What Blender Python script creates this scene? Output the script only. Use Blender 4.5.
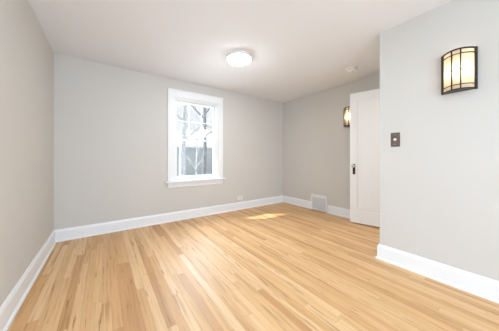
import bpy, bmesh, math, random
from mathutils import Vector, Matrix

for _o in list(bpy.data.objects):
    bpy.data.objects.remove(_o)
SC = bpy.context.scene
COL = SC.collection
R = math.radians

# ------------------------------------------------------------------ camera
cd = bpy.data.cameras.new('camera')
cam = bpy.data.objects.new('camera', cd)
COL.objects.link(cam)
cam.location = (0.5296, 0.0, 1.092)
cam.rotation_euler = (R(90), 0, R(-35.554))
cd.sensor_fit = 'HORIZONTAL'
cd.sensor_width = 36.0
cd.lens = 203.30 / 499.0 * 36.0
cd.shift_y = -(165.5 - 157.43) / 499.0
cd.clip_start = 0.02
SC.camera = cam

# ------------------------------------------------------------------ exposure
SC.view_settings.view_transform = 'Standard'
SC.view_settings.look = 'None'
SC.view_settings.gamma = 1.0
SC.view_settings.use_curve_mapping = False
SC.view_settings.exposure = 0.61

# ------------------------------------------------------------------ sky
W = bpy.data.worlds.new('sky')
SC.world = W
W.use_nodes = True
wn = W.node_tree
wn.nodes.clear()
wo = wn.nodes.new('ShaderNodeOutputWorld')
wb = wn.nodes.new('ShaderNodeBackground')
wt = wn.nodes.new('ShaderNodeTexCoord')
wz = wn.nodes.new('ShaderNodeTexNoise')
wz.inputs['Scale'].default_value = 5.0
wz.inputs['Detail'].default_value = 3.0
wr = wn.nodes.new('ShaderNodeValToRGB')
wr.color_ramp.elements[0].position = 0.35
wr.color_ramp.elements[0].color = (0.86, 0.92, 1.0, 1)
wr.color_ramp.elements[1].position = 0.6
wr.color_ramp.elements[1].color = (1.0, 1.0, 1.0, 1)
wn.links.new(wt.outputs['Generated'], wz.inputs['Vector'])
wn.links.new(wz.outputs['Fac'], wr.inputs['Fac'])
wn.links.new(wr.outputs['Color'], wb.inputs['Color'])
wb.inputs['Strength'].default_value = 0.68
wn.links.new(wb.outputs[0], wo.inputs['Surface'])

# ------------------------------------------------------------------ sun and daylight through the windows behind the camera
sd = bpy.data.lights.new('sun', 'SUN')
sd.energy = 5.5
sd.angle = R(0.8)
sd.color = (1.0, 0.95, 0.86)
so = bpy.data.objects.new('sun', sd)
COL.objects.link(so)
so.location = (-6, 9, 8)
so.rotation_euler = Vector((1.03, -0.78, -1.0)).to_track_quat('-Z', 'Y').to_euler()


def area(name, loc, direction, sx, sy, power, color, spread=180):
    d = bpy.data.lights.new(name, 'AREA')
    d.shape = 'RECTANGLE'
    d.size, d.size_y = sx, sy
    d.energy = power
    d.color = color
    d.spread = R(spread)
    o = bpy.data.objects.new(name, d)
    COL.objects.link(o)
    o.location = loc
    o.rotation_euler = Vector(direction).to_track_quat('-Z', 'Y').to_euler()
    return o


area('daylight_left', (-1.6, -0.1, 2.45), (1, 0, -0.45), 2.2, 1.6, 66, (0.80, 0.98, 1.24))
area('daylight_rear', (0.9, -2.42, 1.45), (-0.25, 1, -0.1), 1.7, 1.6, 97, (0.79, 0.98, 1.24))
area('daylight_back', (1.92, 4.55, 1.95), (0, -1, -0.40), 1.5, 1.4, 78, (0.86, 0.96, 1.08))
hd = bpy.data.lights.new('alcove_fill', 'POINT')      # unseen fill light added behind the doorway to brighten the alcove and right wall
hd.energy = 22
hd.color = (1.0, 0.965, 0.92)
hd.shadow_soft_size = 0.25
ho = bpy.data.objects.new('alcove_fill', hd)
COL.objects.link(ho)
ho.location = (3.62, -0.3, 2.05)

# ------------------------------------------------------------------ materials
MATS = {}


def mat(name, rgb, rough=0.5, metal=0.0, spec=0.5, emit=None, estr=0.0, bump=0.0, bscale=200.0, vary=0.0, vscale=6.0):
    m = bpy.data.materials.new(name)
    m.use_nodes = True
    nt = m.node_tree
    b = nt.nodes['Principled BSDF']
    b.inputs['Base Color'].default_value = (*rgb, 1)
    b.inputs['Roughness'].default_value = rough
    b.inputs['Metallic'].default_value = metal
    b.inputs['Specular IOR Level'].default_value = spec
    if emit:
        b.inputs['Emission Color'].default_value = (*emit, 1)
        b.inputs['Emission Strength'].default_value = estr
    if bump or vary:
        tc = nt.nodes.new('ShaderNodeTexCoord')
    if bump:
        n = nt.nodes.new('ShaderNodeTexNoise')
        n.inputs['Scale'].default_value = bscale
        n.inputs['Detail'].default_value = 3
        bp = nt.nodes.new('ShaderNodeBump')
        bp.inputs['Strength'].default_value = bump
        bp.inputs['Distance'].default_value = 0.002
        nt.links.new(tc.outputs['Object'], n.inputs['Vector'])
        nt.links.new(n.outputs['Fac'], bp.inputs['Height'])
        nt.links.new(bp.outputs['Normal'], b.inputs['Normal'])
    if vary:
        n = nt.nodes.new('ShaderNodeTexNoise')
        n.inputs['Scale'].default_value = vscale
        n.inputs['Detail'].default_value = 5
        cr = nt.nodes.new('ShaderNodeValToRGB')
        cr.color_ramp.elements[0].position = 0.3
        cr.color_ramp.elements[1].position = 0.7
        cr.color_ramp.elements[0].color = (*[max(0, c * (1 - vary)) for c in rgb], 1)
        cr.color_ramp.elements[1].color = (*[min(1, c * (1 + vary)) for c in rgb], 1)
        nt.links.new(tc.outputs['Object'], n.inputs['Vector'])
        nt.links.new(n.outputs['Fac'], cr.inputs['Fac'])
        nt.links.new(cr.outputs['Color'], b.inputs['Base Color'])
    MATS[name] = m
    return m


WALL = mat('greige_wall_paint', (0.640, 0.614, 0.570), 0.75, spec=0.25, bump=0.05, bscale=350)
CEIL = mat('ceiling_paint', (0.87, 0.885, 0.915), 0.9, spec=0.1, bump=0.05, bscale=250)
TRIM = mat('white_trim_paint', (0.86, 0.865, 0.865), 0.35, spec=0.45, bump=0.02, bscale=60)
DOORP = mat('white_door_paint', (0.86, 0.865, 0.87), 0.4, spec=0.4, bump=0.02, bscale=60)
BRONZE = mat('dark_bronze', (0.055, 0.042, 0.034), 0.42, 0.75, vary=0.25, vscale=40)
SWITCHM = mat('antique_bronze_plate', (0.21, 0.165, 0.14), 0.4, 0.7, vary=0.2, vscale=60)
PEWTER = mat('worn_pewter', (0.60, 0.57, 0.52), 0.28, 0.8, vary=0.15, vscale=80)
IVORY = mat('ivory_plastic', (0.80, 0.77, 0.70), 0.4)
SLOT = mat('socket_slot', (0.12, 0.11, 0.10), 0.6)
GRILLE = mat('register_grille_paint', (0.74, 0.75, 0.76), 0.45, spec=0.4)
DUCT = mat('register_duct', (0.16, 0.16, 0.16), 0.8)
DOME = mat('opal_glass_dome', (0.9, 0.9, 0.9), 0.25, emit=(0.96, 0.99, 1.03), estr=46.0)
PLAST = mat('white_plastic', (0.90, 0.90, 0.89), 0.4)
GREYP = mat('grey_plastic', (0.45, 0.44, 0.43), 0.5)
BULB = mat('frosted_bulb', (0.9, 0.88, 0.8), 0.4, emit=(1.0, 0.86, 0.62), estr=10.0)
BARK = mat('hazed_bark', (0.55, 0.57, 0.61), 0.9, bump=0.4, bscale=30, vary=0.3, vscale=12)  # winter haze put into the colour: bark paled to stand for it
BARKD = mat('dark_winter_bark', (0.20, 0.205, 0.23), 0.9, bump=0.4, bscale=30, vary=0.3, vscale=12)
TWIG = mat('grey_twigs', (0.42, 0.44, 0.48), 0.9, vary=0.25, vscale=9)
SNOW = mat('snowy_ground', (0.62, 0.66, 0.70), 0.9, bump=0.3, bscale=3, vary=0.2, vscale=0.9)
SIDING = mat('pale_grey_siding', (0.50, 0.54, 0.58), 0.8)
ROOFM = mat('snow_on_roof', (0.85, 0.87, 0.9), 0.9, bump=0.3, bscale=5)


def siding_lines(m, pitch=0.15):
    nt = m.node_tree
    b = nt.nodes['Principled BSDF']
    tc = nt.nodes.new('ShaderNodeTexCoord')
    w = nt.nodes.new('ShaderNodeTexWave')
    w.wave_type = 'BANDS'
    w.bands_direction = 'Z'
    w.wave_profile = 'SAW'
    w.inputs['Scale'].default_value = 0.314 / pitch
    bp = nt.nodes.new('ShaderNodeBump')
    bp.inputs['Strength'].default_value = 1.0
    bp.inputs['Distance'].default_value = 0.03
    nt.links.new(tc.outputs['Object'], w.inputs['Vector'])
    nt.links.new(w.outputs['Fac'], bp.inputs['Height'])
    nt.links.new(bp.outputs['Normal'], b.inputs['Normal'])


siding_lines(SIDING)


def glass_pane():
    m = bpy.data.materials.new('window_glass')
    m.use_nodes = True
    nt = m.node_tree
    nt.nodes.clear()
    o = nt.nodes.new('ShaderNodeOutputMaterial')
    mx = nt.nodes.new('ShaderNodeMixShader')
    t = nt.nodes.new('ShaderNodeBsdfTransparent')
    t.inputs['Color'].default_value = (0.97, 0.985, 0.98, 1)
    g = nt.nodes.new('ShaderNodeBsdfGlossy')
    g.inputs['Roughness'].default_value = 0.02
    lw = nt.nodes.new('ShaderNodeLayerWeight')      # Schlick: 0.04 + 0.96 * facing^5
    pw = nt.nodes.new('ShaderNodeMath')
    pw.operation = 'POWER'
    pw.inputs[1].default_value = 5.0
    ma = nt.nodes.new('ShaderNodeMath')
    ma.operation = 'MULTIPLY_ADD'
    ma.inputs[1].default_value = 0.96
    ma.inputs[2].default_value = 0.04
    nt.links.new(lw.outputs['Facing'], pw.inputs[0])
    nt.links.new(pw.outputs[0], ma.inputs[0])
    nt.links.new(ma.outputs[0], mx.inputs[0])
    nt.links.new(t.outputs[0], mx.inputs[1])
    nt.links.new(g.outputs[0], mx.inputs[2])
    nt.links.new(mx.outputs[0], o.inputs['Surface'])
    return m


GLASS = glass_pane()


def shade_glass():
    m = bpy.data.materials.new('cream_art_glass')
    m.use_nodes = True
    nt = m.node_tree
    nt.nodes.clear()
    o = nt.nodes.new('ShaderNodeOutputMaterial')
    mx = nt.nodes.new('ShaderNodeMixShader')
    mx.inputs[0].default_value = 0.75
    d = nt.nodes.new('ShaderNodeBsdfPrincipled')
    d.inputs['Base Color'].default_value = (0.85, 0.76, 0.60, 1)
    d.inputs['Roughness'].default_value = 0.3
    t = nt.nodes.new('ShaderNodeBsdfTranslucent')
    tc = nt.nodes.new('ShaderNodeTexCoord')
    n = nt.nodes.new('ShaderNodeTexNoise')
    n.inputs['Scale'].default_value = 18
    n.inputs['Detail'].default_value = 3
    cr = nt.nodes.new('ShaderNodeValToRGB')
    cr.color_ramp.elements[0].position = 0.3
    cr.color_ramp.elements[0].color = (0.93, 0.86, 0.72, 1)
    cr.color_ramp.elements[1].position = 0.7
    cr.color_ramp.elements[1].color = (0.98, 0.94, 0.86, 1)
    nt.links.new(tc.outputs['Object'], n.inputs['Vector'])
    nt.links.new(n.outputs['Fac'], cr.inputs['Fac'])
    nt.links.new(cr.outputs['Color'], t.inputs['Color'])
    nt.links.new(d.outputs[0], mx.inputs[1])
    nt.links.new(t.outputs[0], mx.inputs[2])
    nt.links.new(mx.outputs[0], o.inputs['Surface'])
    return m


SHADE = shade_glass()


def floor_mat():
    m = bpy.data.materials.new('maple_strip_floor')
    m.use_nodes = True
    nt = m.node_tree
    L = nt.links.new
    b = nt.nodes['Principled BSDF']
    tc = nt.nodes.new('ShaderNodeTexCoord')
    sp = nt.nodes.new('ShaderNodeSeparateXYZ')
    L(tc.outputs['Object'], sp.inputs[0])

    def mth(op, a, c=None):
        n = nt.nodes.new('ShaderNodeMath')
        n.operation = op
        for i, v in enumerate((a, c)):
            if v is None:
                continue
            if isinstance(v, (int, float)):
                n.inputs[i].default_value = v
            else:
                L(v, n.inputs[i])
        return n.outputs[0]

    def comb(x, y, z):
        n = nt.nodes.new('ShaderNodeCombineXYZ')
        for i, v in enumerate((x, y, z)):
            if isinstance(v, (int, float)):
                n.inputs[i].default_value = v
            else:
                L(v, n.inputs[i])
        return n.outputs[0]

    def white(vec):
        n = nt.nodes.new('ShaderNodeTexWhiteNoise')
        n.noise_dimensions = '3D'
        L(vec, n.inputs['Vector'])
        return n.outputs['Value']

    def noise(vec, scale, detail, rough=0.5):
        n = nt.nodes.new('ShaderNodeTexNoise')
        n.inputs['Scale'].default_value = scale
        n.inputs['Detail'].default_value = detail
        n.inputs['Roughness'].default_value = rough
        L(vec, n.inputs['Vector'])
        return n.outputs['Fac']

    def ramp(fac, stops, const=False):
        n = nt.nodes.new('ShaderNodeValToRGB')
        el = n.color_ramp.elements
        while len(el) < len(stops):
            el.new(0.5)
        for e, (p, c) in zip(el, stops):
            e.position = p
            e.color = (*c, 1) if len(c) == 3 else c
        L(fac, n.inputs['Fac'])
        return n.outputs['Color']

    def mix(mode, fac, a, c):
        n = nt.nodes.new('ShaderNodeMixRGB')
        n.blend_type = mode
        for i, v in enumerate((fac, a, c)):
            if isinstance(v, (int, float)):
                n.inputs[i].default_value = v
            elif isinstance(v, tuple):
                n.inputs[i].default_value = (*v, 1)
            else:
                L(v, n.inputs[i])
        return n.outputs[0]

    u = mth('DIVIDE', sp.outputs['X'], 0.0572)
    col = mth('FLOOR', u)
    fx = mth('FRACT', u)
    off = mth('MULTIPLY', white(comb(col, 3.7, 1.1)), 9.0)
    ln = mth('ADD', mth('MULTIPLY', white(comb(col, 8.3, 4.2)), 0.9), 1.1)
    v = mth('DIVIDE', mth('ADD', mth('ADD', sp.outputs['Y'], 20.0), off), ln)
    row = mth('FLOOR', v)
    fy = mth('FRACT', v)
    rnd = white(comb(col, row, 0.5))
    rnd2 = white(comb(col, row, 7.5))
    base = ramp(rnd, [(0.0, (0.57, 0.300, 0.120)), (0.14, (0.655, 0.370, 0.158)), (0.42, (0.715, 0.430, 0.198)),
                      (0.72, (0.745, 0.468, 0.226)), (1.0, (0.785, 0.522, 0.275))])
    # grain
    gv = comb(mth('MULTIPLY', sp.outputs['X'], 55.0), mth('MULTIPLY', sp.outputs['Y'], 2.2), mth('MULTIPLY', rnd2, 60.0))
    g = noise(gv, 1.0, 4, 0.6)
    gcol = ramp(g, [(0.28, (0.80, 0.74, 0.66)), (0.55, (1.0, 1.0, 1.0)), (0.8, (1.05, 1.05, 1.04))])
    c1 = mix('MULTIPLY', 0.75, base, gcol)
    # heartwood stain
    hv = comb(mth('MULTIPLY', sp.outputs['X'], 26.0), mth('MULTIPLY', sp.outputs['Y'], 0.9), mth('MULTIPLY', rnd, 80.0))
    h = noise(hv, 1.0, 3, 0.55)
    hf = ramp(h, [(0.555, (0, 0, 0)), (0.67, (1, 1, 1))])
    c2 = mix('MIX', mth('MULTIPLY', hf, 0.62), c1, (0.40, 0.185, 0.066))
    # narrow mineral streaks and small knots
    sv = comb(mth('MULTIPLY', sp.outputs['X'], 62.0), mth('MULTIPLY', sp.outputs['Y'], 3.2), mth('MULTIPLY', rnd2, 33.0))
    s = noise(sv, 1.0, 2, 0.5)
    sf = ramp(s, [(0.64, (0, 0, 0)), (0.72, (1, 1, 1))])
    c3 = mix('MIX', mth('MULTIPLY', sf, 0.7), c2, (0.26, 0.115, 0.04))
    # joints
    ex = mth('LESS_THAN', fx, 0.022)
    ey = mth('LESS_THAN', mth('MULTIPLY', fy, ln), 0.0022)
    e = mth('MAXIMUM', ex, ey)
    c4 = mix('MIX', mth('MULTIPLY', e, 0.42), c3, (0.22, 0.115, 0.05))
    L(c4, b.inputs['Base Color'])
    rr = mth('ADD', mth('MULTIPLY', rnd2, 0.06), 0.43)
    L(rr, b.inputs['Roughness'])
    b.inputs['Specular IOR Level'].default_value = 0.5
    bp = nt.nodes.new('ShaderNodeBump')
    bp.inputs['Strength'].default_value = 0.25
    bp.inputs['Distance'].default_value = 0.001
    L(mth('SUBTRACT', mth('MULTIPLY', g, 0.3), e), bp.inputs['Height'])
    L(bp.outputs['Normal'], b.inputs['Normal'])
    return m


FLOORM = floor_mat()


# ------------------------------------------------------------------ mesh helpers
class MB:
    def __init__(self):
        self.bm = bmesh.new()

    def box(self, x0, x1, y0, y1, z0, z1, bev=0.0, mtx=None):
        t = bmesh.new()
        vs = [t.verts.new((x, y, z)) for x in (x0, x1) for y in (y0, y1) for z in (z0, z1)]
        for f in ((0, 1, 3, 2), (4, 6, 7, 5), (0, 4, 5, 1), (2, 3, 7, 6), (0, 2, 6, 4), (1, 5, 7, 3)):
            t.faces.new([vs[i] for i in f])
        bmesh.ops.recalc_face_normals(t, faces=t.faces[:])
        if bev:
            bmesh.ops.bevel(t, geom=t.edges[:], offset=bev, segments=2, affect='EDGES', clamp_overlap=True)
        self._merge(t, mtx)
        return self

    def _merge(self, t, mtx=None):
        if mtx is not None:
            t.transform(mtx)
        me = bpy.data.meshes.new('tmp')
        t.to_mesh(me)
        t.free()
        self.bm.from_mesh(me)
        bpy.data.meshes.remove(me)

    def lathe(self, prof, seg=48, mtx=None):
        t = bmesh.new()
        rings = []
        for r, z in prof:
            if r < 1e-6:
                rings.append([t.verts.new((0, 0, z))])
            else:
                rings.append([t.verts.new((r * math.cos(2 * math.pi * i / seg), r * math.sin(2 * math.pi * i / seg), z)) for i in range(seg)])
        for a, b in zip(rings, rings[1:]):
            for i in range(seg):
                j = (i + 1) % seg
                if len(a) == 1 and len(b) == 1:
                    continue
                if len(a) == 1:
                    t.faces.new((a[0], b[j], b[i]))
                elif len(b) == 1:
                    t.faces.new((a[i], a[j], b[0]))
                else:
                    t.faces.new((a[i], a[j], b[j], b[i]))
        bmesh.ops.recalc_face_normals(t, faces=t.faces[:])
        for f in t.faces:
            f.smooth = True
        self._merge(t, mtx)
        return self

    def tube(self, pts, rads, seg=8):
        pts = [Vector(p) for p in pts]
        rings = []
        prev = None
        for i, p in enumerate(pts):
            d = (pts[min(i + 1, len(pts) - 1)] - pts[max(i - 1, 0)]).normalized()
            if prev is None:
                a = d.orthogonal().normalized()
            else:
                a = (prev - d * prev.dot(d)).normalized()
            prev = a
            b = d.cross(a)
            r = rads[i] if hasattr(rads, '__len__') else rads
            rings.append([self.bm.verts.new(p + (a * math.cos(2 * math.pi * k / seg) + b * math.sin(2 * math.pi * k / seg)) * r) for k in range(seg)])
        for a, b in zip(rings, rings[1:]):
            for k in range(seg):
                j = (k + 1) % seg
                f = self.bm.faces.new((a[k], a[j], b[j], b[k]))
                f.smooth = True
        self.bm.faces.new(list(reversed(rings[0])))
        self.bm.faces.new(rings[-1])
        return self

    def prism(self, poly, z0, z1):
        """polygon in x, y extruded along z"""
        lo = [self.bm.verts.new((x, y, z0)) for x, y in poly]
        hi = [self.bm.verts.new((x, y, z1)) for x, y in poly]
        n = len(poly)
        fs = [self.bm.faces.new(list(reversed(lo))), self.bm.faces.new(hi)]
        for i in range(n):
            j = (i + 1) % n
            fs.append(self.bm.faces.new((lo[i], lo[j], hi[j], hi[i])))
        bmesh.ops.recalc_face_normals(self.bm, faces=fs)
        return self

    def sweep(self, prof, a, b, side):
        """profile (out, z) swept along the straight floor line a-b; side = unit vector out of the wall"""
        a, b, s = Vector((*a, 0)), Vector((*b, 0)), Vector((*side, 0))
        ra = [self.bm.verts.new(a + s * o + Vector((0, 0, z))) for o, z in prof]
        rb = [self.bm.verts.new(b + s * o + Vector((0, 0, z))) for o, z in prof]
        n = len(prof)
        fs = [self.bm.faces.new(ra), self.bm.faces.new(list(reversed(rb)))]
        for i in range(n):
            j = (i + 1) % n
            fs.append(self.bm.faces.new((ra[i], rb[i], rb[j], ra[j])))
        bmesh.ops.recalc_face_normals(self.bm, faces=fs)
        return self

    def sweep_path(self, prof, stations):
        """stations: list of ((x, y), (ox, oy)); the profile offset is multiplied by (ox, oy)"""
        rings = [[self.bm.verts.new((p[0] + d[0] * o, p[1] + d[1] * o, z)) for o, z in prof] for p, d in stations]
        n = len(prof)
        fs = [self.bm.faces.new(rings[0]), self.bm.faces.new(list(reversed(rings[-1])))]
        for a, b in zip(rings, rings[1:]):
            for i in range(n):
                j = (i + 1) % n
                fs.append(self.bm.faces.new((a[i], b[i], b[j], a[j])))
        bmesh.ops.recalc_face_normals(self.bm, faces=fs)
        return self

    def build(self, name, material, parent=None, loc=None, rot=None):
        me = bpy.data.meshes.new(name)
        self.bm.to_mesh(me)
        self.bm.free()
        o = bpy.data.objects.new(name, me)
        COL.objects.link(o)
        me.materials.append(material)
        if parent is not None:
            o.parent = parent
        if loc is not None:
            o.location = loc
        if rot is not None:
            o.rotation_euler = rot
        return o


def tag(o, label=None, cat=None, group=None, kind=None):
    if label:
        o['label'] = label
    if cat:
        o['category'] = cat
    if group:
        o['group'] = group
    if kind:
        o['kind'] = kind
    return o


def empty(name, loc, rz=0.0):
    o = bpy.data.objects.new(name, None)
    COL.objects.link(o)
    o.location = loc
    o.rotation_euler = (0, 0, rz)
    o.empty_display_size = 0.1
    return o


def copy_tree(o, parent=None):
    c = o.copy()
    COL.objects.link(c)
    if parent is not None:
        c.parent = parent
    for ch in list(o.children):
        copy_tree(ch, c)
    return c


# ------------------------------------------------------------------ room dimensions (metres; x from the left wall, y away from the camera)
XR, YB, H = 4.117, 3.601, 2.44
XI, YI = 2.958, 0.972
YF = -2.0
T = 0.20
WX0, WX1, WZ0, WZ1 = 1.505, 2.342, 0.69, 2.135

MB().box(-T, XR + T, YF - T, YB + T, -0.12, 0.0).build('floor', FLOORM)
tag(bpy.data.objects['floor'], 'honey coloured narrow strip hardwood floor', 'floor', kind='structure')
tag(MB().box(-T, XR + T, YF - T, YB + T, H, H + 0.15).build('ceiling', CEIL), 'plain white painted ceiling', 'ceiling', kind='structure')


def wall_x(name, x0, x1, y0, y1, hole=None):
    """a wall running along x, with an optional opening (xa, xb, za, zb)"""
    m = MB()
    if hole:
        a, b, c, d = hole
        m.box(x0, a, y0, y1, 0, H).box(b, x1, y0, y1, 0, H).box(a, b, y0, y1, d, H)
        if c > 0:
            m.box(a, b, y0, y1, 0, c)
    else:
        m.box(x0, x1, y0, y1, 0, H)
    return m.build(name, WALL)


def wall_y(name, x0, x1, y0, y1, hole=None):
    m = MB()
    if hole:
        a, b, c, d = hole
        m.box(x0, x1, y0, a, 0, H).box(x0, x1, b, y1, 0, H).box(x0, x1, a, b, 0, c).box(x0, x1, a, b, d, H)
    else:
        m.box(x0, x1, y0, y1, 0, H)
    return m.build(name, WALL)


tag(wall_x('wall_back', -T, XR + T, YB, YB + T, (WX0, WX1, WZ0, WZ1)), 'far greige wall holding the double hung window', 'wall', kind='structure')
tag(wall_y('wall_left', -T, 0, YF, YB, (-0.8, 0.6, 0.69, 2.135)), 'greige wall along the left side of the room', 'wall', kind='structure')
tag(wall_y('wall_right', XR, XR + T, YF, YB), 'greige wall behind the open white door', 'wall', kind='structure')
tag(wall_y('wall_inner', XI, XI + 0.12, YF, YI), 'pale near wall on the right carrying wall lamp and switch plate', 'wall', kind='structure')
tag(wall_x('wall_return', XI + 0.12, XR, YI - 0.12, YI, (3.20, 4.045, 0.0, 2.17)), 'short wall with the doorway behind the near right wall', 'wall', kind='structure')
tag(wall_x('wall_front', -T, XR + T, YF - T, YF, (0.1, 1.7, 0.69, 2.135)), 'greige wall at the end of the room opposite the window', 'wall', kind='structure')

# baseboards: flat board with eased top and a quarter-round shoe
BP = [(0, 0), (0.032, 0), (0.031, 0.010), (0.026, 0.017), (0.018, 0.020), (0.018, 0.128), (0.014, 0.140), (0.010, 0.143), (0.008, 0.153), (0, 0.155)]
tag(MB().sweep(BP, (0, YF), (0, YB), (1, 0)).build('baseboard_left', TRIM), 'white baseboard with shoe moulding along the left wall', 'baseboard', kind='structure')
tag(MB().sweep(BP, (0, YB), (XR, YB), (0, -1)).build('baseboard_back', TRIM), 'white baseboard under the window along the far wall', 'baseboard', kind='structure')
VY0, VY1 = 2.36, 2.735
tag(MB().sweep(BP, (XR, YI), (XR, VY0), (-1, 0)).sweep(BP, (XR, VY1), (XR, YB), (-1, 0)).build('baseboard_right', TRIM),
    'white baseboard either side of the floor vent grille', 'baseboard', kind='structure')
m = MB().sweep_path(BP, [((XI, YF), (-1, 0)), ((XI, YI), (-1, 1)), ((3.10, YI), (0, 1))])
tag(m.build('baseboard_inner', TRIM), 'white baseboard along the near right wall, wrapping its corner', 'baseboard', kind='structure')
tag(MB().sweep(BP, (0, YF), (XI, YF), (0, 1)).build('baseboard_front', TRIM), 'white baseboard along the end wall opposite the window', 'baseboard', kind='structure')
# doorway casing on the return wall
m = MB()
m.box(3.10, 3.20, YI, YI + 0.018, 0, 2.17, 0.004).box(4.045, 4.115, YI, YI + 0.018, 0, 2.17, 0.004).box(3.10, 4.115, YI, YI + 0.020, 2.17, 2.28, 0.004)
m.box(3.20, 3.212, YI - 0.12, YI, 0, 2.17).box(4.033, 4.045, YI - 0.12, YI, 0, 2.17).box(3.212, 4.033, YI - 0.12, YI, 2.158, 2.17)
tag(m.build('trim_1', TRIM), 'white casing around the doorway behind the open door', 'door casing', kind='structure')


# ------------------------------------------------------------------ windows (local: x along the wall, -y into the room, z up)
def window(name, label, w, zb, zt, loc, rz, muntins):
    root = empty(name, loc, rz)
    tag(root, label, 'window', kind='structure')
    h = w / 2
    c = 0.103
    m = MB()
    m.box(-h - c, -h, -0.020, 0, zb, zt, 0.003).box(h, h + c, -0.020, 0, zb, zt, 0.003)
    m.box(-h - c, h + c, -0.022, 0, zt, zt + 0.125, 0.003)
    m.box(-h - c - 0.004, h + c + 0.004, -0.028, 0, zt + 0.113, zt + 0.130, 0.003)
    m.build('casing', TRIM, root)
    MB().box(-h - c - 0.045, h + c + 0.045, -0.062, 0.0, zb - 0.028, zb, 0.006).build('sill', TRIM, root)
    MB().box(-h - c, h + c, -0.018, 0, zb - 0.115, zb - 0.028, 0.003).build('apron', TRIM, root)
    # jamb lining and stops
    m = MB()
    t = 0.018
    m.box(-h, -h + t, 0, T, zb, zt).box(h - t, h, 0, T, zb, zt).box(-h + t, h - t, 0, T, zt - t, zt)
    m.box(-h + t, h - t, 0.0, T, zb, zb + 0.012)
    m.box(-h + t, -h + t + 0.014, 0.010, 0.034, zb + 0.012, zt - t).box(h - t - 0.014, h - t, 0.010, 0.034, zb + 0.012, zt - t)
    m.box(-h + t, h - t, 0.010, 0.034, zt - t - 0.014, zt - t)
    m.build('jamb', TRIM, root)
    a, b = -h + t, h - t
    zm = (zb + zt) / 2
    sw = 0.045
    # lower sash, nearer the room
    m = MB()
    y0, y1 = 0.036, 0.070
    lo, hi = zb + 0.012, zm + 0.018
    m.box(a, a + sw, y0, y1, lo, hi, 0.003).box(b - sw, b, y0, y1, lo, hi, 0.003)
    m.box(a + sw, b - sw, y0, y1, lo, lo + 0.062, 0.003).box(a + sw, b - sw, y0, y1, hi - 0.036, hi, 0.003)
    s = m.build('lower_sash', TRIM, root)
    MB().box(a + sw - 0.004, b - sw + 0.004, 0.051, 0.055, lo + 0.058, hi - 0.032).build('pane', GLASS, s)
    MB().box(-0.035, 0.035, y0 - 0.004, y0 + 0.026, hi, hi + 0.012, 0.003).box(-0.010, 0.022, y0 - 0.012, y0 + 0.012, hi + 0.010, hi + 0.020, 0.003).build('sash_lock', PEWTER, s)
    # upper sash
    m = MB()
    y0, y1 = 0.074, 0.108
    lo, hi = zm - 0.018, zt - t
    m.box(a, a + sw, y0, y1, lo, hi, 0.003).box(b - sw, b, y0, y1, lo, hi, 0.003)
    m.box(a + sw, b - sw, y0, y1, lo, lo + 0.036, 0.003).box(a + sw, b - sw, y0, y1, hi - 0.048, hi, 0.003)
    s = m.build('upper_sash', TRIM, root)
    MB().box(a + sw - 0.004, b - sw + 0.004, 0.089, 0.093, lo + 0.032, hi - 0.044).build('pane', GLASS, s)
    if muntins:
        m = MB()
        ga, gb, gl, gh = a + sw, b - sw, lo + 0.036, hi - 0.048
        for k in (1, 2):
            x = ga + (gb - ga) * k / 3
            m.box(x - 0.004, x + 0.004, 0.084, 0.098, gl, gh)
        zc = gl + (gh - gl) * 0.5
        for k in range(3):
            xa, xb = ga + (gb - ga) * k / 3, ga + (gb - ga) * (k + 1) / 3
            m.box(xa + 0.004, xb - 0.004, 0.084, 0.098, zc - 0.004, zc + 0.004)
        m.build('muntin', TRIM, s)
    return root


window('window_1', 'white framed double hung window on the far wall', WX1 - WX0, WZ0, WZ1, ((WX0 + WX1) / 2, YB, 0), 0, True)
window('window_2', 'white framed double hung window on the left wall', 1.4, 0.69, 2.135, (0, -0.1, 0), R(90), True)
window('window_3', 'wide white double hung window on the end wall', 1.6, 0.69, 2.135, (0.9, YF, 0), R(180), True)

# ------------------------------------------------------------------ door, swung open against the right wall
DH = Vector((4.071, 1.012, 0.0))
DF = Vector((3.882, 1.789, 0.0))
dv = DF - DH
DW = dv.length
door = empty('door_1', DH, math.atan2(dv.y, dv.x))
tag(door, 'white panelled door standing open against the right wall', 'door', kind='structure')
Z0, Z1, TH = 0.022, 2.150, 0.036     # local x: hinge -> free edge; local +y faces the room side (-x)
st = 0.110
m = MB()
m.box(0, st, -TH / 2, TH / 2, Z0, Z1, 0.002).box(DW - st, DW, -TH / 2, TH / 2, Z0, Z1, 0.002)
m.box(st, DW - st, -TH / 2, TH / 2, Z0, Z0 + 0.20, 0.002).box(st, DW - st, -TH / 2, TH / 2, Z1 - 0.125, Z1, 0.002)
m.build('door_frame', DOORP, door)
m = MB()
pa, pb, pc, pd = st, DW - st, Z0 + 0.20, Z1 - 0.125
for sgn in (1, -1):
    # raised panel: sunk edge, sloped bevel, flat field
    lv = [(0.0, 0.005), (0.014, 0.005), (0.018, 0.009), (0.075, 0.0145), (0.080, 0.0145)]
    rings = []
    for o, y in lv:
        rings.append([m.bm.verts.new((x, sgn * y, z)) for x, z in ((pa + o, pc + o), (pb - o, pc + o), (pb - o, pd - o), (pa + o, pd - o))])
    for q, r in zip(rings, rings[1:]):
        for k in range(4):
            j = (k + 1) % 4
            m.bm.faces.new((q[k], q[j], r[j], r[k]))
    m.bm.faces.new(rings[-1])
bmesh.ops.recalc_face_normals(m.bm, faces=m.bm.faces[:])
m.build('door_panel', DOORP, door)
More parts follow.
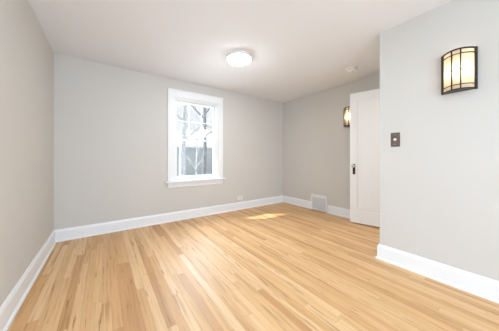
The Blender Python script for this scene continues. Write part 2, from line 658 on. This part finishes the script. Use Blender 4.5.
for sgn, rx in ((1, -90), (-1, 90)):
    X = DW - 0.062
    y = sgn * TH / 2
    e = MB().box(X - 0.019, X + 0.019, min(y, y + sgn * 0.004), max(y, y + sgn * 0.004), 0.815, 0.985, 0.0015)
    e = e.build('escutcheon', BRONZE, door)
    tag(e, 'dark bronze keyhole plate')
    MB().box(X - 0.004, X + 0.004, min(y, y + sgn * 0.0048), max(y, y + sgn * 0.0048), 0.838, 0.866, 0.001).build('keyhole', SLOT, e)
    k = MB().lathe([(0, 0), (0.016, 0), (0.016, 0.006), (0.009, 0.010), (0.009, 0.028), (0.018, 0.034), (0.026, 0.044), (0.027, 0.052), (0.021, 0.060), (0.010, 0.064), (0, 0.065)], 32)
    k = k.build('door_knob', PEWTER, door, (X, y + sgn * 0.004, 0.952), (R(rx), 0, 0))
    tag(k, 'round metal door knob')
for z in (0.28, 1.09, 1.90):
    hg = MB().tube([(-0.004, -TH / 2 - 0.004, z - 0.045), (-0.004, -TH / 2 - 0.004, z + 0.045)], 0.006, 10)
    hg.box(-0.003, 0.0, -TH / 2, TH / 2, z - 0.045, z + 0.045)
    hg.build('hinge', BRONZE, door)

# ------------------------------------------------------------------ ceiling light
lr = 0.168
cl = empty('ceiling_light', (2.005, 2.305, H))
tag(cl, 'round white flush dome light glowing on the ceiling', 'ceiling light')
MB().lathe([(0, 0), (lr + 0.004, 0), (lr + 0.006, -0.006), (lr + 0.007, -0.030), (lr + 0.002, -0.034), (lr - 0.012, -0.034)], 64).build('base_ring', PLAST, cl)
prof = [(lr - 0.006, -0.030)]
for i in range(1, 13):
    a = i / 12 * math.pi / 2
    prof.append(((lr - 0.006) * math.cos(a), -0.030 - 0.040 * math.sin(a)))
prof[-1] = (0, prof[-1][1])
MB().lathe(prof, 64).build('glass_shade', DOME, cl)
MB().lathe([(0, 0.0), (0.010, 0.0), (0.010, -0.006), (0.006, -0.012), (0, -0.014)], 20).build('finial', PLAST, cl, (0, 0, -0.069))

# ------------------------------------------------------------------ smoke detector
sm = empty('smoke_detector', (3.575, 1.60, H))
tag(sm, 'small round white smoke detector on the ceiling above the door', 'smoke detector')
MB().lathe([(0, 0), (0.080, 0), (0.082, -0.004), (0.082, -0.013), (0.076, -0.016), (0, -0.016)], 48).build('base_plate', PLAST, sm)
MB().lathe([(0.068, -0.014), (0.070, -0.018), (0.066, -0.034), (0.050, -0.044), (0, -0.046)], 48).build('cover', PLAST, sm)
m = MB()
for k in range(24):
    a = k / 24 * 2 * math.pi
    m.box(-0.006, 0.006, 0.064, 0.0705, -0.030, -0.022, mtx=Matrix.Rotation(a, 4, 'Z'))
m.build('vent_slots', GREYP, sm)
MB().lathe([(0, -0.043), (0.010, -0.043), (0.010, -0.048), (0, -0.049)], 20).build('test_button', GREYP, sm, (0.025, 0, 0))


# ------------------------------------------------------------------ wall sconces (local: x along the wall, -y into the room, z up from the lamp's foot)
def arc(hw, depth, n=24, y0=-0.012):
    # half-ellipse-like bow
    return [(-hw + 2 * hw * i / n, y0 - depth * (1 - (2 * i / n - 1) ** 2) ** 0.85) for i in range(n + 1)]


def band(mb, pts, thick, z0, z1):
    """a curved strip of given thickness following pts, from z0 to z1"""
    n = len(pts)
    outer, inner = [], []
    for i, p in enumerate(pts):
        a, b = pts[max(i - 1, 0)], pts[min(i + 1, n - 1)]
        d = Vector((b[0] - a[0], b[1] - a[1])).normalized()
        nrm = Vector((d.y, -d.x))
        if nrm.y > 0:
            nrm = -nrm
        outer.append((p[0] + nrm.x * thick / 2, p[1] + nrm.y * thick / 2))
        inner.append((p[0] - nrm.x * thick / 2, p[1] - nrm.y * thick / 2))
    mb.prism(outer + inner[::-1], z0, z1)


SW, SD, SH = 0.098, 0.085, 0.335


def make_sconce():
    root = empty('wall_sconce', (0, 0, 0))
    MB().box(-0.060, 0.060, -0.010, 0, 0.03, SH - 0.03, 0.003).build('back_plate', BRONZE, root)
    pts = arc(SW, SD)
    # frame: bowed top and bottom rims, two side rails
    m = MB()
    band(m, pts, 0.007, SH - 0.011, SH)
    band(m, pts, 0.007, 0.0, 0.011)
    m.box(-SW - 0.009, -SW + 0.008, -0.022, 0, 0, SH, 0.001).box(SW - 0.008, SW + 0.009, -0.022, 0, 0, SH, 0.001)
    m.build('frame', BRONZE, root)
    edge = [(-SW, 0.0)] + [(x * 0.99, y + 0.003) for x, y in pts] + [(SW, 0.0)]
    MB().prism(edge, 0.002, 0.006).build('bottom_cap', BRONZE, root)
    MB().prism(edge, SH - 0.007, SH - 0.004).build('top_glass', SHADE, root)
    for z in (0.040, SH - 0.046):
        m = MB()
        band(m, pts, 0.006, z, z + 0.006)
        m.build('cross_band', BRONZE, root)
    for s in (-0.029, 0.024):
        y = -0.012 - SD * (1 - (s / SW) ** 2) ** 0.85
        m = MB().box(s - 0.0042, s + 0.0042, y - 0.005, y + 0.004, 0.008, SH - 0.008, 0.001)
        m.box(s - 0.0065, s + 0.0065, y - 0.006, y + 0.003, 0.155, 0.175, 0.001)
        m.build('upright_bar', BRONZE, root)
    m = MB()
    band(m, arc(SW - 0.006, SD - 0.006), 0.003, 0.007, SH - 0.007)
    sh = m.build('glass_shade', SHADE, root)
    tag(sh, 'glowing cream glass shade')
    MB().lathe([(0, 0.0), (0.012, 0.0), (0.013, 0.02), (0.024, 0.05), (0.026, 0.065), (0.018, 0.085), (0, 0.092)], 20).build('bulb', BULB, root, (0.0, -0.042, 0.115))
    MB().lathe([(0, 0.007), (0.014, 0.007), (0.014, 0.115), (0.010, 0.116), (0, 0.116)], 20).build('lamp_holder', IVORY, root, (0.0, -0.042, 0.0))
    ld = bpy.data.lights.new('sconce_glow', 'POINT')
    ld.energy = 4.5
    ld.color = (1.0, 0.86, 0.70)
    ld.shadow_soft_size = 0.03
    lo = bpy.data.objects.new('sconce_glow', ld)
    COL.objects.link(lo)
    lo.parent = root
    lo.location = (0.0, -0.060, 0.17)
    return root


sc1 = make_sconce()
sc1.location = (XI, 0.367, 1.642)
sc1.rotation_euler = (0, 0, R(-90))
tag(sc1, 'large bronze and cream glass wall lamp on the near right wall', 'wall lamp', 'bronze bowed wall lamps')
sc2 = copy_tree(sc1)
sc2.location = (XR, 1.918, 1.650)
sc2.rotation_euler = (0, 0, R(-90))
tag(sc2, 'distant bronze wall lamp peeking out past the edge of the open door', 'wall lamp', 'bronze bowed wall lamps')

# ------------------------------------------------------------------ switch plate (same local axes)
sw = empty('light_switch', (XI, 0.826, 1.274), R(-90))
tag(sw, 'antique bronze switch plate on the near right wall', 'light switch')
m = MB()
m.box(-0.041, 0.041, -0.004, 0, -0.072, 0.072, 0.0015).box(-0.034, 0.034, -0.008, -0.003, -0.064, 0.064, 0.002)
m.build('plate', SWITCHM, sw)
tag(MB().lathe([(0, 0), (0.013, 0), (0.013, 0.006), (0.010, 0.018), (0.007, 0.021), (0, 0.0215)], 28).build('dimmer_knob', IVORY, sw, (0, -0.008, 0.0), (R(90), 0, 0)), 'ivory round knob')
for z in (-0.048, 0.048):
    MB().lathe([(0, 0), (0.0045, 0), (0.0035, 0.0018), (0, 0.002)], 14).build('screw', PEWTER, sw, (0, -0.0078, z), (R(90), 0, 0))

# ------------------------------------------------------------------ wall outlet on the back wall
ou = empty('power_outlet', (2.855, YB, 0.236))
tag(ou, 'small ivory power outlet low on the far wall', 'outlet')
MB().box(-0.070, 0.070, -0.006, 0, -0.042, 0.042, 0.0025).build('plate', IVORY, ou)
for s in (-0.021, 0.021):
    f = MB().box(s - 0.015, s + 0.015, -0.009, -0.005, -0.017, 0.017, 0.003).build('socket', IVORY, ou)
    MB().box(s - 0.006, s - 0.004, -0.0096, -0.008, -0.008, 0.001).box(s + 0.004, s + 0.006, -0.0096, -0.008, -0.008, 0.001).box(s - 0.002, s + 0.002, -0.0096, -0.008, 0.005, 0.010).build('slots', SLOT, f)
MB().lathe([(0, 0), (0.003, 0), (0.0025, 0.0015), (0, 0.0016)], 12).build('screw', PEWTER, ou, (0, -0.006, 0), (R(90), 0, 0))

# ------------------------------------------------------------------ baseboard register (local: x along wall, -y into the room)
vy = (VY0 + VY1) / 2
hw = (VY1 - VY0) / 2 - 0.002
vt = empty('air_vent', (XR, vy, 0), R(-90))
tag(vt, 'white air vent with grey grille set into the right baseboard', 'air vent')
m = MB()
zb, zt, D = 0.012, 0.322, 0.040
m.box(-hw, -hw + 0.030, -D, 0, zb, zt, 0.004).box(hw - 0.030, hw, -D, 0, zb, zt, 0.004)
m.box(-hw + 0.028, hw - 0.028, -D, 0, zt - 0.055, zt, 0.004).box(-hw + 0.028, hw - 0.028, -D, 0, zb, zb + 0.026, 0.004)
m.build('frame', TRIM, vt)
MB().box(-hw + 0.028, hw - 0.028, -0.008, 0, zb + 0.024, zt - 0.053).build('duct_back', DUCT, vt)
m = MB()
gx0, gx1, gz0, gz1 = -hw + 0.029, hw - 0.029, zb + 0.026, zt - 0.055
n = 24
for i in range(n):
    x = gx0 + (gx1 - gx0) * (i + 0.5) / n
    m.box(x - 0.0042, x + 0.0042, -0.030, -0.022, gz0 - 0.002, gz1 + 0.002)
for k in range(1, 6):
    z = gz0 + (gz1 - gz0) * k / 6
    m.box(gx0, gx1, -0.0285, -0.024, z - 0.004, z + 0.004)
m.build('grille', GRILLE, vt)
MB().box(-0.020, 0.020, -0.046, -0.034, gz0 + 0.004, gz0 + 0.012, 0.002).build('damper_lever', GREYP, vt)

# ------------------------------------------------------------------ outdoors
GZ = -0.9
tag(MB().box(-30, 40, YB + T + 0.01, 60, GZ - 0.2, GZ).build('ground', SNOW), 'pale snowy yard outside the window', 'ground', kind='structure')
tag(MB().box(-1.6, 4.6, YB + T + 0.08, 5.1, 2.98, 3.08).box(-1.6, 4.6, YB + T, YB + T + 0.08, 2.40, 3.08).build('sun_cut_overhang', TRIM), 'added unseen overhang above the window that cuts the sun patch short', 'sun_blocker', kind='structure')  # unseen slab added to block the higher sun rays through the window


def tree(name, base, height, rad, lean, seed, material, label, forks=9, first=0.3, spread=0.75, group=None):
    rng = random.Random(seed)
    m = MB()

    def branch(p, d, length, r, depth):
        n = 7 if depth == 0 else 5
        pts, rads = [p.copy()], [r]
        q = p.copy()
        dd = d.copy()
        for i in range(n):
            wob = 0.035 if depth == 0 else 0.10
            dd = (dd + Vector((rng.gauss(0, wob), rng.gauss(0, wob), rng.gauss(0.02, 0.06)))).normalized()
            q = q + dd * (length / n)
            pts.append(q.copy())
            rads.append(max(r * (1 - 0.72 * (i + 1) / n), 0.0045))
        m.tube(pts, rads, 8 if depth < 2 else 5)
        if depth >= 3:
            return
        k = forks if depth == 0 else (6 if depth == 1 else 4)
        for j in range(k):
            t = first + (0.98 - first) * (j + rng.random()) / k if depth == 0 else 0.2 + 0.8 * (j + rng.random()) / k
            f = t * n
            i = min(int(f), n - 1)
            pp = pts[i].lerp(pts[i + 1], f - i)
            rr = rads[i] + (rads[i + 1] - rads[i]) * (f - i)
            az = rng.uniform(0, 2 * math.pi)
            side = Vector((math.cos(az), math.sin(az), rng.uniform(0.1, 0.7)))
            nd = (d * (1 - spread) + side * spread).normalized()
            branch(pp, nd, length * (rng.uniform(0.20, 0.32) if depth == 0 else rng.uniform(0.34, 0.55)), rr * rng.uniform(0.42, 0.62), depth + 1)

    branch(Vector((0, 0, -0.05)), Vector((lean[0], lean[1], 1)).normalized(), height, rad, 0)
    o = m.build(name, material, None, (base[0], base[1], GZ))
    tag(o, label, 'tree', group)
    return o


tree('bare_tree', (3.90, 10.8), 7.0, 0.21, (0.0, 0.03), 4, BARK, 'thick pale bare tree outside the left half of the window', 9, 0.36)
tree('bare_tree', (3.02, 6.0), 5.6, 0.085, (0.085, 0.0), 11, BARKD, 'dark leaning bare tree outside the right half of the window', 8, 0.45)
tree('bare_tree', (3.72, 8.3), 3.6, 0.045, (-0.10, 0.0), 23, BARK, 'slim grey sapling seen between the two bigger trees outside', 7, 0.35)
for k, (x, y, s) in enumerate([(2.6, 12.4, 31), (4.2, 12.7, 32), (5.8, 12.3, 33), (7.4, 12.6, 34)]):
    tree('bare_shrub', (x, y), 1.45, 0.04, (0.0, 0), s, TWIG, 'grey leafless shrub before the neighbouring house', 10, 0.05, 0.6, 'leafless shrubs outside the window')

hs = empty('house', (6.0, 14.6, GZ))
tag(hs, 'low pale grey neighbouring house with snowy roof outside the window', 'house')
MB().box(-4.5, 4.5, 0, 5, -0.02, 2.75).build('wall', SIDING, hs)
m = MB()
for q in ((-4.8, 4.8),):
    vs = [m.bm.verts.new(v) for v in ((-4.8, -0.4, 2.7), (4.8, -0.4, 2.7), (4.8, 2.5, 4.0), (-4.8, 2.5, 4.0), (4.8, 5.4, 2.7), (-4.8, 5.4, 2.7),
                                      (-4.8, -0.4, 2.85), (4.8, -0.4, 2.85), (4.8, 2.5, 4.2), (-4.8, 2.5, 4.2), (4.8, 5.4, 2.85), (-4.8, 5.4, 2.85))]
    for f in ((0, 1, 2, 3), (3, 2, 4, 5), (6, 9, 8, 7), (9, 11, 10, 8), (0, 6, 7, 1), (5, 4, 10, 11), (0, 3, 9, 6), (3, 5, 11, 9), (1, 7, 8, 2), (2, 8, 10, 4)):
        m.bm.faces.new([vs[i] for i in f])
bmesh.ops.recalc_face_normals(m.bm, faces=m.bm.faces[:])
m.build('roof', ROOFM, hs)
